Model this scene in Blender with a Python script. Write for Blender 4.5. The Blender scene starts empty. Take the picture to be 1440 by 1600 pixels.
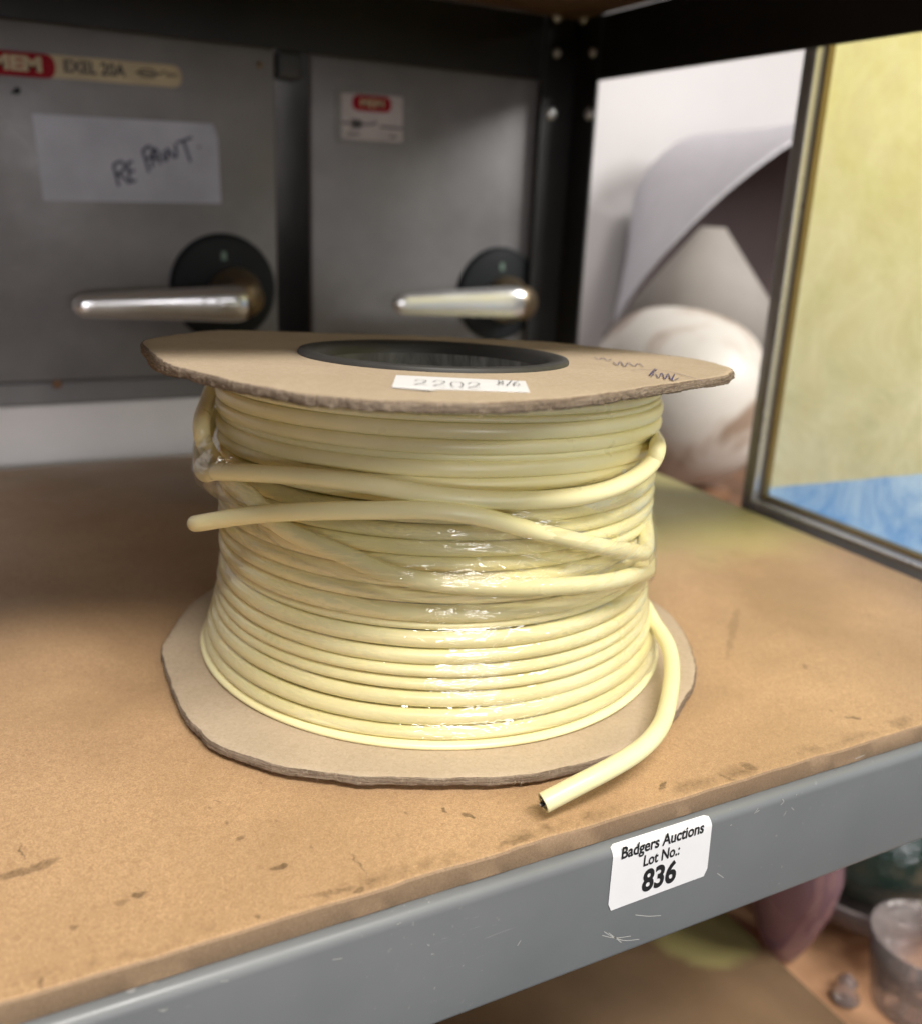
import bpy, bmesh, math, random
import numpy as np
from mathutils import Vector, Matrix, noise
random.seed(7); rng = np.random.default_rng(7)
sc = bpy.context.scene
C = sc.collection
# ------------------------------------------------------------------ camera
cam_d = bpy.data.cameras.new('camera'); cam = bpy.data.objects.new('camera', cam_d); C.objects.link(cam)
cam.matrix_world = Matrix(((0.88853455, 0.10356230, -0.44696890, -0.14950201),
                           (-0.45670738, 0.29279328, -0.84005384, -0.30065139),
                           (0.04387158, 0.95055086, 0.30745461, 0.16170464),
                           (0, 0, 0, 1)))
cam_d.sensor_fit = 'HORIZONTAL'; cam_d.sensor_width = 36; cam_d.lens = 37.225
cam_d.clip_start = 0.01; cam_d.clip_end = 50
cam_d.dof.use_dof = True; cam_d.dof.focus_distance = 0.275; cam_d.dof.aperture_fstop = 10
sc.camera = cam
# ------------------------------------------------------------------ light
w = bpy.data.worlds.new('World'); sc.world = w; w.use_nodes = True
w.node_tree.nodes['Background'].inputs[0].default_value = (0.95, 0.97, 1.0, 1)
w.node_tree.nodes['Background'].inputs[1].default_value = 0.016
def area(name, loc, target, sx, sy, energy, col):
    l = bpy.data.lights.new(name, 'AREA'); l.shape = 'RECTANGLE'; l.size = sx; l.size_y = sy; l.energy = energy; l.color = col
    o = bpy.data.objects.new(name, l); C.objects.link(o); o.location = loc
    o.rotation_euler = (Vector(target) - Vector(loc)).to_track_quat('-Z', 'Y').to_euler(); return o
area('area_lamp', (-0.20, -1.17, 1.60), (0, 0, 0), 1.10, 0.22, 50, (1.0, 0.95, 0.88))  # main ceiling lamp in front of the rack
area('area_lamp', (-0.6, -4.6, 0.28), (0, .3, .1), 1.9, 0.60, 43, (1.0, 0.97, 1.0))  # added low lamp far in front, brightens the switch boxes under the shelf
area('area_lamp', (0.35, -2.50, 1.30), (0, 0, 0), 2.0, 0.34, 17, (1.0, 0.98, 0.95))  # overhead tube, added to put highlights on the stretch film
area('area_lamp', (0.80, -0.42, 0.62), (0.27, 0.0, 0.1), 0.35, 0.35, 11, (1.0, 0.98, 0.93))  # added unseen lamp behind the framed picture, makes its translucent canvas glow
sc.view_settings.view_transform = 'Standard'; sc.view_settings.look = 'None'
sc.view_settings.exposure = 0; sc.view_settings.gamma = 1
# ------------------------------------------------------------------ helpers
def lin(r, g, b):
    f = lambda c: (c/255/12.92) if c/255 <= .04045 else ((c/255+.055)/1.055)**2.4
    return (f(r), f(g), f(b), 1)
class NT:
    """small wrapper for building node materials"""
    def __init__(s, name, rough=.5, spec=.5, metal=0, col=(.5,.5,.5,1)):
        s.m = bpy.data.materials.new(name); s.m.use_nodes = True; s.t = s.m.node_tree; s.n = s.t.nodes; s.l = s.t.links
        s.b = s.n['Principled BSDF']; s.b.inputs['Roughness'].default_value = rough
        s.b.inputs['Specular IOR Level'].default_value = spec; s.b.inputs['Metallic'].default_value = metal
        s.b.inputs['Base Color'].default_value = col
        s.co = s.n.new('ShaderNodeTexCoord')
    def mapping(s, scale=(1,1,1), rot=(0,0,0), src='Object', loc=(0,0,0)):
        m = s.n.new('ShaderNodeMapping'); m.inputs['Scale'].default_value = scale; m.inputs['Rotation'].default_value = rot
        m.inputs['Location'].default_value = loc
        s.l.new(s.co.outputs[src], m.inputs[0]); return m.outputs[0]
    def noise(s, scale, detail=4, rough=.55, dist=0, vec=None):
        t = s.n.new('ShaderNodeTexNoise'); t.inputs['Scale'].default_value = scale; t.inputs['Detail'].default_value = detail
        t.inputs['Roughness'].default_value = rough; t.inputs['Distortion'].default_value = dist
        s.l.new(vec if vec else s.co.outputs['Object'], t.inputs['Vector']); return t.outputs['Fac']
    def ramp(s, fac, stops):
        r = s.n.new('ShaderNodeValToRGB'); e = r.color_ramp.elements
        while len(e) < len(stops): e.new(.5)
        for k, (p, c) in enumerate(stops):
            e[k].position = p; e[k].color = c if hasattr(c, '__len__') else (c, c, c, 1)
        s.l.new(fac, r.inputs[0]); return r.outputs[0]
    def math(s, op, a, b=0, clamp=False):
        m = s.n.new('ShaderNodeMath'); m.operation = op; m.use_clamp = clamp
        for i, v in enumerate((a, b)):
            if isinstance(v, (int, float)): m.inputs[i].default_value = v
            else: s.l.new(v, m.inputs[i])
        return m.outputs[0]
    def mix(s, fac, a, b, mode='MIX'):
        m = s.n.new('ShaderNodeMix'); m.data_type = 'RGBA'; m.blend_type = mode
        for sock, v in ((m.inputs[0], fac), (m.inputs[6], a), (m.inputs[7], b)):
            if isinstance(v, (int, float)): sock.default_value = v
            elif hasattr(v, '__len__'): sock.default_value = v
            else: s.l.new(v, sock)
        return m.outputs[2]
    def base(s, c): s.l.new(c, s.b.inputs['Base Color'])
    def rough(s, c): s.l.new(c, s.b.inputs['Roughness'])
    def bump(s, h, dist, strength=1):
        b = s.n.new('ShaderNodeBump'); b.inputs['Distance'].default_value = dist; b.inputs['Strength'].default_value = strength
        s.l.new(h, b.inputs['Height']); s.l.new(b.outputs[0], s.b.inputs['Normal']); return b
def tag(o, label=None, cat=None, group=None, kind=None):
    if label: o['label'] = label
    if cat: o['category'] = cat
    if group: o['group'] = group
    if kind: o['kind'] = kind
    return o
def empty(name, loc, label, cat, group=None):
    o = bpy.data.objects.new(name, None); o.empty_display_size = .02; C.objects.link(o); o.location = loc
    tag(o, label, cat, group); return o
def obj(name, verts, faces, mats, parent=None, smooth=False, midx=None, uvs=None):
    """links one mesh object; verts are world coordinates"""
    me = bpy.data.meshes.new(name); me.from_pydata([tuple(map(float, v)) for v in verts], [], faces)
    for m in (mats if isinstance(mats, (list, tuple)) else [mats]): me.materials.append(m)
    if midx is not None: me.polygons.foreach_set('material_index', midx)
    if smooth: me.polygons.foreach_set('use_smooth', [True]*len(me.polygons))
    if uvs is not None:
        ul = me.uv_layers.new(name='UVMap')
        li = np.zeros(len(me.loops), dtype=np.int32); me.loops.foreach_get('vertex_index', li)
        ul.data.foreach_set('uv', np.asarray(uvs)[li].ravel())
    me.update(); o = bpy.data.objects.new(name, me); C.objects.link(o)
    if parent:
        o.parent = parent; o.matrix_parent_inverse = Matrix.Translation(-wloc(parent))
    return o
def wloc(o):
    v = Vector(o.location)
    return v if not o.parent else v*1.0 + (Vector((0,0,0)) if o.type == 'MESH' else wloc(o.parent))
class MB:
    """collects shapes into one mesh"""
    def __init__(s): s.v = []; s.f = []; s.mi = []
    def add(s, v, f, mi=0):
        n = len(s.v); s.v += [tuple(map(float, p)) for p in v]; s.f += [tuple(i+n for i in q) for q in f]; s.mi += [mi]*len(f); return s
    def bbox(s, x0, x1, y0, y1, z0, z1, bev=0.0, mi=0, seg=2):
        bm = bmesh.new(); bmesh.ops.create_cube(bm, size=1)
        for v in bm.verts: v.co = Vector(((x0+x1)/2+v.co.x*(x1-x0), (y0+y1)/2+v.co.y*(y1-y0), (z0+z1)/2+v.co.z*(z1-z0)))
        if bev: bmesh.ops.bevel(bm, geom=bm.edges[:], offset=bev, segments=seg, profile=.5, affect='EDGES')
        s.bm(bm, mi); return s
    def bm(s, bm, mi=0):
        bm.verts.ensure_lookup_table(); bm.verts.index_update()
        s.add([v.co[:] for v in bm.verts], [[v.index for v in f.verts] for f in bm.faces], mi); bm.free(); return s
    def lathe(s, prof, org=(0,0,0), axis=(0,0,1), n=64, mi=0, close=False):
        q = Vector((0,0,1)).rotation_difference(Vector(axis).normalized()); org = Vector(org)
        v = []; f = []; m = len(prof)
        for i in range(n):
            a = 2*math.pi*i/n
            for r, z in prof: v.append((org + q @ Vector((r*math.cos(a), r*math.sin(a), z)))[:])
        for i in range(n):
            for j in range(m-1 if not close else m):
                a, b = i*m+j, i*m+(j+1) % m; c, d = ((i+1) % n)*m+(j+1) % m, ((i+1) % n)*m+j
                f.append((a, d, c, b))
        s.add(v, f, mi); return s
    def tube(s, pts, rad, n=14, caps=True, mi=0, flat=1.0):
        P = [Vector(p) for p in pts]; N = len(P); R = rad if hasattr(rad, '__len__') else [rad]*N
        T = [(P[min(i+1, N-1)]-P[max(i-1, 0)]).normalized() for i in range(N)]
        u = T[0].orthogonal().normalized() if abs(T[0].z) > .9 else (Vector((0,0,1)) - T[0]*T[0].z).normalized()
        v = []; f = []
        for i in range(N):
            u = (u - T[i]*u.dot(T[i])).normalized(); w_ = T[i].cross(u)
            for k in range(n):
                a = 2*math.pi*k/n; v.append((P[i] + (u*math.cos(a)*flat + w_*math.sin(a))*R[i])[:])
        for i in range(N-1):
            for k in range(n): f.append((i*n+k, i*n+(k+1) % n, (i+1)*n+(k+1) % n, (i+1)*n+k))
        if caps: f.append(tuple(reversed(range(n)))); f.append(tuple((N-1)*n+k for k in range(n)))
        s.add(v, f, mi); return s
    def build(s, name, mats, parent=None, smooth=False):
        return obj(name, s.v, s.f, mats, parent, smooth, s.mi)
def autosmooth(o, ang=35):
    me = o.data; me.polygons.foreach_set('use_smooth', [True]*len(me.polygons))
    bm = bmesh.new(); bm.from_mesh(me)
    for e in bm.edges:
        if len(e.link_faces) == 2 and e.calc_face_angle(0) > math.radians(ang): e.smooth = False
    bm.to_mesh(me); bm.free(); return o
def catmull(P, sub=8):
    P = [np.array(p, float) for p in P]; P = [2*P[0]-P[1]] + P + [2*P[-1]-P[-2]]; out = []
    for i in range(1, len(P)-2):
        for k in range(sub):
            t = k/sub; p0, p1, p2, p3 = P[i-1:i+3]
            out.append(.5*((2*p1)+(-p0+p2)*t+(2*p0-5*p1+4*p2-p3)*t*t+(-p0+3*p1-3*p2+p3)*t**3))
    out.append(P[-2]); return np.array(out)
def smooth_path(P, it=6):
    P = P.copy()
    for _ in range(it): P[1:-1] = .25*P[:-2]+.5*P[1:-1]+.25*P[2:]
    return P
def text_mesh(body, size, bold=0.0, sx=1.0, spacing=1.0):
    """returns verts (x,y centred) and faces of a line of lettering"""
    cu = bpy.data.curves.new('lettering', 'FONT'); cu.body = body; cu.size = size; cu.offset = bold
    cu.align_x = 'CENTER'; cu.align_y = 'CENTER'; cu.resolution_u = 4; cu.space_character = spacing
    o = bpy.data.objects.new('lettering', cu); C.objects.link(o)
    dg = bpy.context.evaluated_depsgraph_get(); dg.update(); me = bpy.data.meshes.new_from_object(o.evaluated_get(dg))
    v = [(p.co.x*sx, p.co.y) for p in me.vertices]; f = [tuple(q.vertices) for q in me.polygons]
    bpy.data.objects.remove(o); bpy.data.curves.remove(cu); bpy.data.meshes.remove(me); return v, f
def ribbon(strokes, wid, place):
    """pen strokes (2D polylines) -> quads; place maps 2D to 3D"""
    mb = MB()
    for s_ in strokes:
        P = catmull(s_, 5) if len(s_) > 2 else np.array(s_, float)
        T = np.gradient(P, axis=0); T /= np.linalg.norm(T, axis=1)[:, None]+1e-9; Nn = np.stack([-T[:, 1], T[:, 0]], 1)
        v = []
        for p, n_ in zip(P, Nn): v += [place(*(p+n_*wid/2)), place(*(p-n_*wid/2))]
        mb.add(v, [(2*i, 2*i+1, 2*i+3, 2*i+2) for i in range(len(P)-1)])
    return mb
# ------------------------------------------------------------------ measured outlines (metres)
A = [[-0.027,0.0742,0.1],[-0.0617,0.0517,0.1035],[-0.0726,0.0369,0.0904],[-0.083,0.0012,0.0929],[-0.0824,0.0032,0.0848],[-0.0812,-0.0073,0.0809],[-0.0795,-0.0179,0.0786],[-0.0763,-0.0286,0.0756],[-0.0739,-0.0344,0.0724],[-0.0705,-0.0409,0.0687],[-0.0657,-0.0483,0.0668],[-0.0602,-0.055,0.0654],[-0.0537,-0.0613,0.0628],[-0.0476,-0.0662,0.0604],[-0.0395,-0.0713,0.0588],[-0.029,-0.0762,0.0577],[-0.016,-0.0799,0.0566],[-0.0016,-0.0815,0.0551],[0.013,-0.0805,0.0534],[0.0248,-0.0776,0.0518],[0.0383,-0.072,0.0504],[0.0759,-0.0309,0.0328],[0.081,0.0,0.066],[0.068,0.0392,0.069]]
B=[[-0.0395,0.0684,0.0855],[-0.0719,0.0415,0.0865],[-0.0866,-0.0065,0.0774],[-0.0854,-0.0156,0.08],[-0.0833,-0.0233,0.0818],[-0.0777,-0.0344,0.0839],[-0.0709,-0.0431,0.0851],[-0.0619,-0.0553,0.0863],[-0.0521,-0.0646,0.0863],[-0.0435,-0.0707,0.0853],[-0.034,-0.0757,0.0841],[-0.0185,-0.0809,0.0831],[-0.0038,-0.0829,0.0826],[0.0098,-0.0824,0.0826],[0.0217,-0.0801,0.0836],[0.0324,-0.0764,0.0856],[0.0393,-0.0731,0.0887],[0.04,-0.0727,0.0931],[0.079,-0.0219,0.0816],[0.08,0.0,0.094],[0.0639,0.0447,0.097]]
Cst=[[-0.0659,0.0301,0.0492],[-0.0744,0.0213,0.0517],[-0.0816,0.0119,0.0546],[-0.0862,0.0034,0.0572],[-0.0885,-0.004,0.0598],[-0.0892,-0.0121,0.0625],[-0.0866,-0.0183,0.0649],[-0.0831,-0.0252,0.0676],[-0.0764,-0.0384,0.0724],[-0.0674,-0.0526,0.0765],[-0.058,-0.0628,0.0789],[-0.0479,-0.0708,0.0804],[-0.0387,-0.0762,0.0811],[-0.0263,-0.0813,0.0794],[-0.0109,-0.0823,0.074],[0.0057,-0.0828,0.0686],[0.0187,-0.0809,0.064],[0.0328,-0.0757,0.0596],[0.0425,-0.0707,0.0574],[0.0807,-0.0071,0.067],[0.0671,0.0387,0.069]]
T=[[0.0395,0.0684,0.028],[0.0701,0.0405,0.026],[0.083,0.0,0.0225],[0.0676,-0.0446,0.02],[0.0651,-0.0518,0.0188],[0.0628,-0.0597,0.0178],[0.0588,-0.0687,0.0168],[0.0526,-0.0779,0.0155],[0.045,-0.0867,0.0147],[0.037,-0.0951,0.0142],[0.0259,-0.1055,0.0142],[0.0128,-0.113,0.014],[-0.0001,-0.1157,0.0125],[-0.0112,-0.1159,0.01],[-0.0213,-0.1152,0.0068]]
repaint = [[[-0.06081,0.1745],[-0.05973,0.16931],[-0.05838,0.16268]],[[-0.06081,0.1745],[-0.05644,0.17649],[-0.05448,0.1738],[-0.05644,0.17089],[-0.05975,0.16896]],[[-0.05862,0.17007],[-0.05523,0.16743],[-0.05219,0.16439]],[[-0.05256,0.17602],[-0.0525,0.1711],[-0.05138,0.16585],[-0.04844,0.1667]],[[-0.05291,0.176],[-0.04964,0.17688]],[[-0.05214,0.17112],[-0.04886,0.172]],[[-0.04389,0.18319],[-0.04211,0.17626],[-0.04092,0.17135]],[[-0.04391,0.18284],[-0.04049,0.18586],[-0.03811,0.18284],[-0.04049,0.17917],[-0.04235,0.17836]],[[-0.03896,0.17395],[-0.03781,0.1818],[-0.03656,0.1847],[-0.03497,0.18021],[-0.03407,0.17635]],[[-0.03796,0.17897],[-0.03499,0.17985]],[[-0.0326,0.18353],[-0.03141,0.17793]],[[-0.03028,0.17835],[-0.02968,0.183],[-0.02995,0.18511],[-0.0268,0.1814],[-0.02462,0.18046]],[[-0.02462,0.18046],[-0.02476,0.18544],[-0.025,0.18826]],[[-0.02385,0.18904],[-0.0197,0.19038],[-0.01512,0.19246]],[[-0.02009,0.19],[-0.01812,0.18371],[-0.01647,0.17842]],[[-0.01156,0.18734],[-0.01044,0.18705]]]
num=[[[-0.0508,-0.08772],[-0.04896,-0.08564],[-0.04776,-0.0861],[-0.04807,-0.08863],[-0.05047,-0.09151],[-0.05243,-0.09314],[-0.05384,-0.09436],[-0.05236,-0.09445],[-0.05119,-0.09594]],[[-0.04684,-0.0901],[-0.04495,-0.08804],[-0.04376,-0.08851],[-0.0441,-0.09101],[-0.04656,-0.09385],[-0.04856,-0.09546],[-0.05,-0.09666],[-0.0485,-0.09676],[-0.04735,-0.09824]],[[-0.04045,-0.09066],[-0.04221,-0.09145],[-0.04423,-0.09445],[-0.04554,-0.09834],[-0.04497,-0.09981],[-0.04296,-0.09815],[-0.0412,-0.09508],[-0.04019,-0.09181],[-0.04058,-0.09058]],[[-0.03949,-0.09454],[-0.03757,-0.09251],[-0.03642,-0.09295],[-0.03687,-0.09538],[-0.03939,-0.09818],[-0.04141,-0.09977],[-0.04287,-0.10096],[-0.04142,-0.10103],[-0.04036,-0.10245]],[[-0.02753,-0.09113],[-0.02759,-0.0896],[-0.0289,-0.09081],[-0.02952,-0.09318],[-0.03002,-0.09548],[-0.03163,-0.09688],[-0.03143,-0.09511],[-0.02952,-0.09318],[-0.02803,-0.09182],[-0.02742,-0.09021]],[[-0.03105,-0.09891],[-0.0242,-0.08968]],[[-0.02361,-0.09219],[-0.02546,-0.09356],[-0.02753,-0.0962],[-0.02852,-0.09892],[-0.02736,-0.09868],[-0.02618,-0.09653],[-0.02694,-0.09607],[-0.0279,-0.09693]]]
scrib = [[[0.03979,-0.03507],[0.03662,-0.04252],[0.04204,-0.03709],[0.0373,-0.04623],[0.04294,-0.04095]],[[0.03699,-0.04982],[0.03259,-0.05822],[0.04096,-0.04825],[0.03281,-0.06158],[0.04159,-0.05188],[0.03632,-0.06185],[0.04399,-0.05381],[0.03962,-0.06209]],[[0.02826,-0.07085],[0.03551,-0.06991],[0.03957,-0.07342],[0.03703,-0.08669],[0.03367,-0.09739]],[[0.04044,-0.06711],[0.02578,-0.08261],[0.03273,-0.07588],[0.03992,-0.06869]],[[0.02434,-0.08531],[0.03095,-0.07873],[0.02481,-0.08817],[0.03451,-0.07757],[0.02487,-0.09094],[0.0356,-0.07919],[0.02572,-0.0924],[0.03669,-0.08079],[0.02533,-0.0937],[0.03159,-0.08893]],[[0.03273,-0.07588],[0.03271,-0.08039],[0.0316,-0.0861]]]
label = [[-0.04957,-0.07345],[-0.02042,-0.09014],[-0.02988,-0.10793],[-0.04928,-0.09972],[-0.05355,-0.10232],[-0.06078,-0.09649]]
spots = [[-0.1547,-0.0794,-0.1423,-0.0786,0.00173,0.75],[-0.1496,-0.0666,-0.1491,-0.0743,0.00038,0.8],[-0.0932,-0.1032,-0.0906,-0.103,0.00096,0.9],[-0.0981,-0.0879,-0.0969,-0.0873,0.00058,0.7],[-0.1256,-0.0992,-0.1246,-0.0994,0.00115,0.9],[-0.1309,-0.1002,-0.128,-0.1003,0.00058,0.5],[-0.0436,-0.0975,-0.0433,-0.0986,0.00077,1],[-0.0382,-0.1027,-0.0375,-0.1053,0.00077,1],[-0.0889,-0.1166,-0.0762,-0.1181,0.00096,0.5],[-0.0777,-0.1202,-0.0756,-0.1191,0.00096,0.8],[-0.0365,-0.1187,-0.0268,-0.1191,0.00115,0.6],[0.02,-0.1147,0.0248,-0.1133,0.00058,0.9],[0.052,-0.1153,0.0547,-0.118,0.00135,0.8],[0.0416,-0.1169,0.0438,-0.12,0.00096,0.6],[0.1067,-0.1065,0.1102,-0.1089,0.00096,0.8],[0.1229,-0.0721,0.1225,-0.0748,0.00077,0.6],[0.0987,-0.0565,0.139,-0.0188,0.00173,0.35],[0.1646,0.0371,0.1702,0.0294,0.00096,0.6],[0.1864,0.0368,0.1873,0.0345,0.00096,0.6],[-0.1411,-0.1032,-0.1399,-0.1044,0.00058,0.7],[-0.0736,-0.1045,-0.0725,-0.1164,0.00029,0.6],[-0.0999,-0.0686,-0.0984,-0.0699,0.00038,0.5],[-0.1487,-0.1171,-0.1484,-0.1195,0.00058,0.7],[-0.1021,-0.1174,-0.1015,-0.1186,0.00058,0.8]]
scratch = [0.1635,-0.0618,0.1562,-0.0776]
beamscr=[[[-0.00334,-0.03513],[-7e-05,-0.03815],[0.00463,-0.04128],[0.01019,-0.0429]],[[-0.00388,-0.03628],[0.00093,-0.03898],[0.00685,-0.0405]],[[-0.00165,-0.0362],[0.00351,-0.04155]],[[0.00758,-0.0332],[0.01253,-0.03542],[0.01748,-0.03696]],[[0.04964,-0.01074],[0.05088,-0.00904]],[[0.05037,-0.01049],[0.05157,-0.00992]],[[0.06041,-0.01059],[0.06159,-0.00976],[0.06082,-0.00863]],[[0.06267,-0.01519],[0.06347,-0.01378]],[[0.06653,-0.00882],[0.06701,-0.00849]],[[0.04017,-0.01207],[0.04093,-0.01206]],[[0.06548,-0.01295],[0.06684,-0.01427]],[[-0.12601,-0.01115],[-0.12495,-0.01214],[-0.12409,-0.0116]],[[-0.12575,-0.01161],[-0.12464,-0.01155]],[[-0.11218,-0.00894],[-0.11045,-0.00946]],[[-0.05982,-0.01831],[-0.05926,-0.01893]],[[0.0912,-0.002],[0.09521,-0.00159]],[[-0.08531,-0.01325],[-0.08285,-0.01382]],[[0.0379,-0.02859],[0.04088,-0.03121]],[[-0.03163,-0.02768],[-0.03254,-0.02905]],[[-0.06859,-0.00893],[-0.06738,-0.00879]]]
# ------------------------------------------------------------------ materials
def m_board(name, a, b, dark, edge=False, spots_=None, rough=.5, tint_at=None):
    t = NT(name, rough, .5)
    f1 = t.noise(850, 6, .8, 2.0); f2 = t.noise(9, 5, .6, .4); f3 = t.noise(1300, 2, .6, 3.0)
    c = t.mix(t.ramp(f1, [(.40, 0), (.60, 1)]), a, b)
    c = t.mix(t.math('MULTIPLY', t.ramp(f2, [(.36, 0), (.66, 1)]), .55), c, dark)
    c = t.mix(t.math('MULTIPLY', t.ramp(f3, [(.60, 0), (.70, 1)]), .35), c, tuple(min(1, x*1.5) for x in b[:3])+(1,))
    c = t.mix(t.math('MULTIPLY', t.ramp(f3, [(.30, 1), (.40, 0)]), .45), c, dark)
    v = t.n.new('ShaderNodeTexVoronoi'); v.inputs['Scale'].default_value = 150; t.l.new(t.mapping((1, .6, 1), (0, 0, .4)), v.inputs['Vector'])
    keep = t.ramp(t.noise(30, 3, .6), [(.52, 0), (.60, 1)])
    c = t.mix(t.math('MULTIPLY', t.math('MULTIPLY', t.ramp(v.outputs['Distance'], [(.03, 1), (.10, 0)]), keep), .55), c, tuple(x*.35 for x in dark[:3])+(1,))
    if tint_at:  # yellow-green tinted patch around the given point
        sp = t.n.new('ShaderNodeVectorMath'); sp.operation = 'DISTANCE'; t.l.new(t.co.outputs['Object'], sp.inputs[0]); sp.inputs[1].default_value = tint_at
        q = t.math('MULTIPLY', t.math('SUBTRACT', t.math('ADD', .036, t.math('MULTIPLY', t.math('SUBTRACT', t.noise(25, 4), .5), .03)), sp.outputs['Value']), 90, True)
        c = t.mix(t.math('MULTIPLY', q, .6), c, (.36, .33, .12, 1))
    if spots_:
        sep = t.n.new('ShaderNodeSeparateXYZ'); wv = t.n.new('ShaderNodeVectorMath'); wv.operation = 'ADD'
        nz = t.n.new('ShaderNodeTexNoise'); nz.inputs['Scale'].default_value = 260; nz.inputs['Detail'].default_value = 5
        sub = t.n.new('ShaderNodeVectorMath'); sub.operation = 'MULTIPLY_ADD'
        t.l.new(t.co.outputs['Object'], nz.inputs['Vector']); t.l.new(nz.outputs['Color'], sub.inputs[0])
        sub.inputs[1].default_value = (.005, .005, 0); sub.inputs[2].default_value = (-.0025, -.0025, 0)
        t.l.new(sub.outputs[0], wv.inputs[0]); t.l.new(t.co.outputs['Object'], wv.inputs[1]); t.l.new(wv.outputs[0], sep.inputs[0])
        tot = None
        for x0, y0, x1, y1, wd, k in spots_:
            cx, cy = (x0+x1)/2, (y0+y1)/2; L = math.hypot(x1-x0, y1-y0)/2+wd; ux, uy = (x1-x0), (y1-y0); n_ = math.hypot(ux, uy) or 1; ux /= n_; uy /= n_
            dx = t.math('SUBTRACT', sep.outputs[0], cx); dy = t.math('SUBTRACT', sep.outputs[1], cy)
            a_ = t.math('DIVIDE', t.math('ADD', t.math('MULTIPLY', dx, ux), t.math('MULTIPLY', dy, uy)), L)
            b_ = t.math('DIVIDE', t.math('SUBTRACT', t.math('MULTIPLY', dy, ux), t.math('MULTIPLY', dx, uy)), wd*1.1)
            r2 = t.math('ADD', t.math('MULTIPLY', a_, a_), t.math('MULTIPLY', b_, b_))
            q = t.math('MULTIPLY', t.math('MULTIPLY', t.math('SUBTRACT', 1.2, r2), 1.3, True), k)
            q = t.math('MAXIMUM', q, 0)
            tot = q if tot is None else t.math('MAXIMUM', tot, q)
        grain = t.ramp(t.noise(700, 4, .7), [(.3, .45), (.6, 1)])
        c = t.mix(t.math('MULTIPLY', t.math('MULTIPLY', tot, grain), .85), c, tuple(x*.3 for x in dark[:3])+(1,))
        # pale yellow-green tint towards the far right corner
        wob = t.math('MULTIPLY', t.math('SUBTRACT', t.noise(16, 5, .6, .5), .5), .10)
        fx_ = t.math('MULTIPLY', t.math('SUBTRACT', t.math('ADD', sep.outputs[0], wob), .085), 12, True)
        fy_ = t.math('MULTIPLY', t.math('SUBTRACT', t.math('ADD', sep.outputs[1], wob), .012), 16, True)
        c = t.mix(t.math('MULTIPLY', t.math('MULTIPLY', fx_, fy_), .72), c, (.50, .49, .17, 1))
        # worn grubby line along the front edge
        ed = t.math('SUBTRACT', 1, t.math('MULTIPLY', t.math('ABSOLUTE', t.math('ADD', sep.outputs[1], .1175)), 260), True)
        ed = t.math('MULTIPLY', t.math('MULTIPLY', ed, t.ramp(t.noise(45, 5, .7), [(.48, 0), (.62, 1)])), grain)
        c = t.mix(t.math('MULTIPLY', ed, .7), c, tuple(x*.45 for x in dark[:3])+(1,))
    t.base(c); t.rough(t.ramp(t.noise(14, 5, .6), [(.3, rough-.1), (.7, rough+.15)]))
    t.bump(f1, .00018, .7); return t.m
M = {}
SR_SPOTS = spots + [[0.245-.02, .10, .245-.028, .075, .004, .25]]
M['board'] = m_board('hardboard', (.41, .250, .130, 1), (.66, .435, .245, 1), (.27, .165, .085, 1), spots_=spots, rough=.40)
M['board_edge'] = m_board('hardboard_edge', (.26, .175, .105, 1), (.36, .25, .155, 1), (.2, .12, .07, 1), rough=.7)
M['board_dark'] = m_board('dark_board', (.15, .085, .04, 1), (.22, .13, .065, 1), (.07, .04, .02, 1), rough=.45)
M['board_low'] = m_board('lower_board', (.13, .075, .036, 1), (.19, .115, .057, 1), (.06, .035, .018, 1), rough=.45, tint_at=(.222, .052, -.26))
M['board_light'] = m_board('light_board', (.55, .31, .17, 1), (.66, .40, .23, 1), (.36, .2, .11, 1), rough=.45)
def m_card(name, a, b, dark):
    t = NT(name, .85, .25)
    f1 = t.noise(700, 4, .7, 1.0); f2 = t.noise(25, 5, .6); f3 = t.noise(1600, 2, .5, 4)
    c = t.mix(t.ramp(f1, [(.35, 0), (.65, 1)]), a, b)
    c = t.mix(t.math('MULTIPLY', t.ramp(f2, [(.4, 0), (.7, 1)]), .3), c, dark)
    c = t.mix(t.math('MULTIPLY', t.ramp(f3, [(.64, 0), (.72, 1)]), .4), c, (.75, .68, .56, 1))
    c = t.mix(t.math('MULTIPLY', t.ramp(f3, [(.27, 1), (.36, 0)]), .4), c, dark)
    t.base(c); t.bump(t.math('ADD', f1, t.noise(180, 3)), .0002, .6); return t.m
M['card'] = m_card('greyboard', (.47, .37, .26, 1), (.56, .45, .33, 1), (.33, .25, .17, 1))
def m_cardedge():
    t = NT('greyboard_edge', .95, .1)
    v = t.mapping((90, 90, 2600)); f = t.noise(1, 5, .65, .6, v); g = t.noise(500, 4, .7, 2)
    c = t.ramp(f, [(.3, (.13, .09, .065, 1)), (.5, (.27, .205, .15, 1)), (.68, (.42, .34, .26, 1))])
    c = t.mix(t.math('MULTIPLY', t.ramp(g, [(.5, 0), (.7, 1)]), .5), c, (.46, .37, .28, 1)); t.base(c)
    t.bump(t.math('ADD', f, g), .0008, 1); return t.m
M['card_edge'] = m_cardedge()
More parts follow.
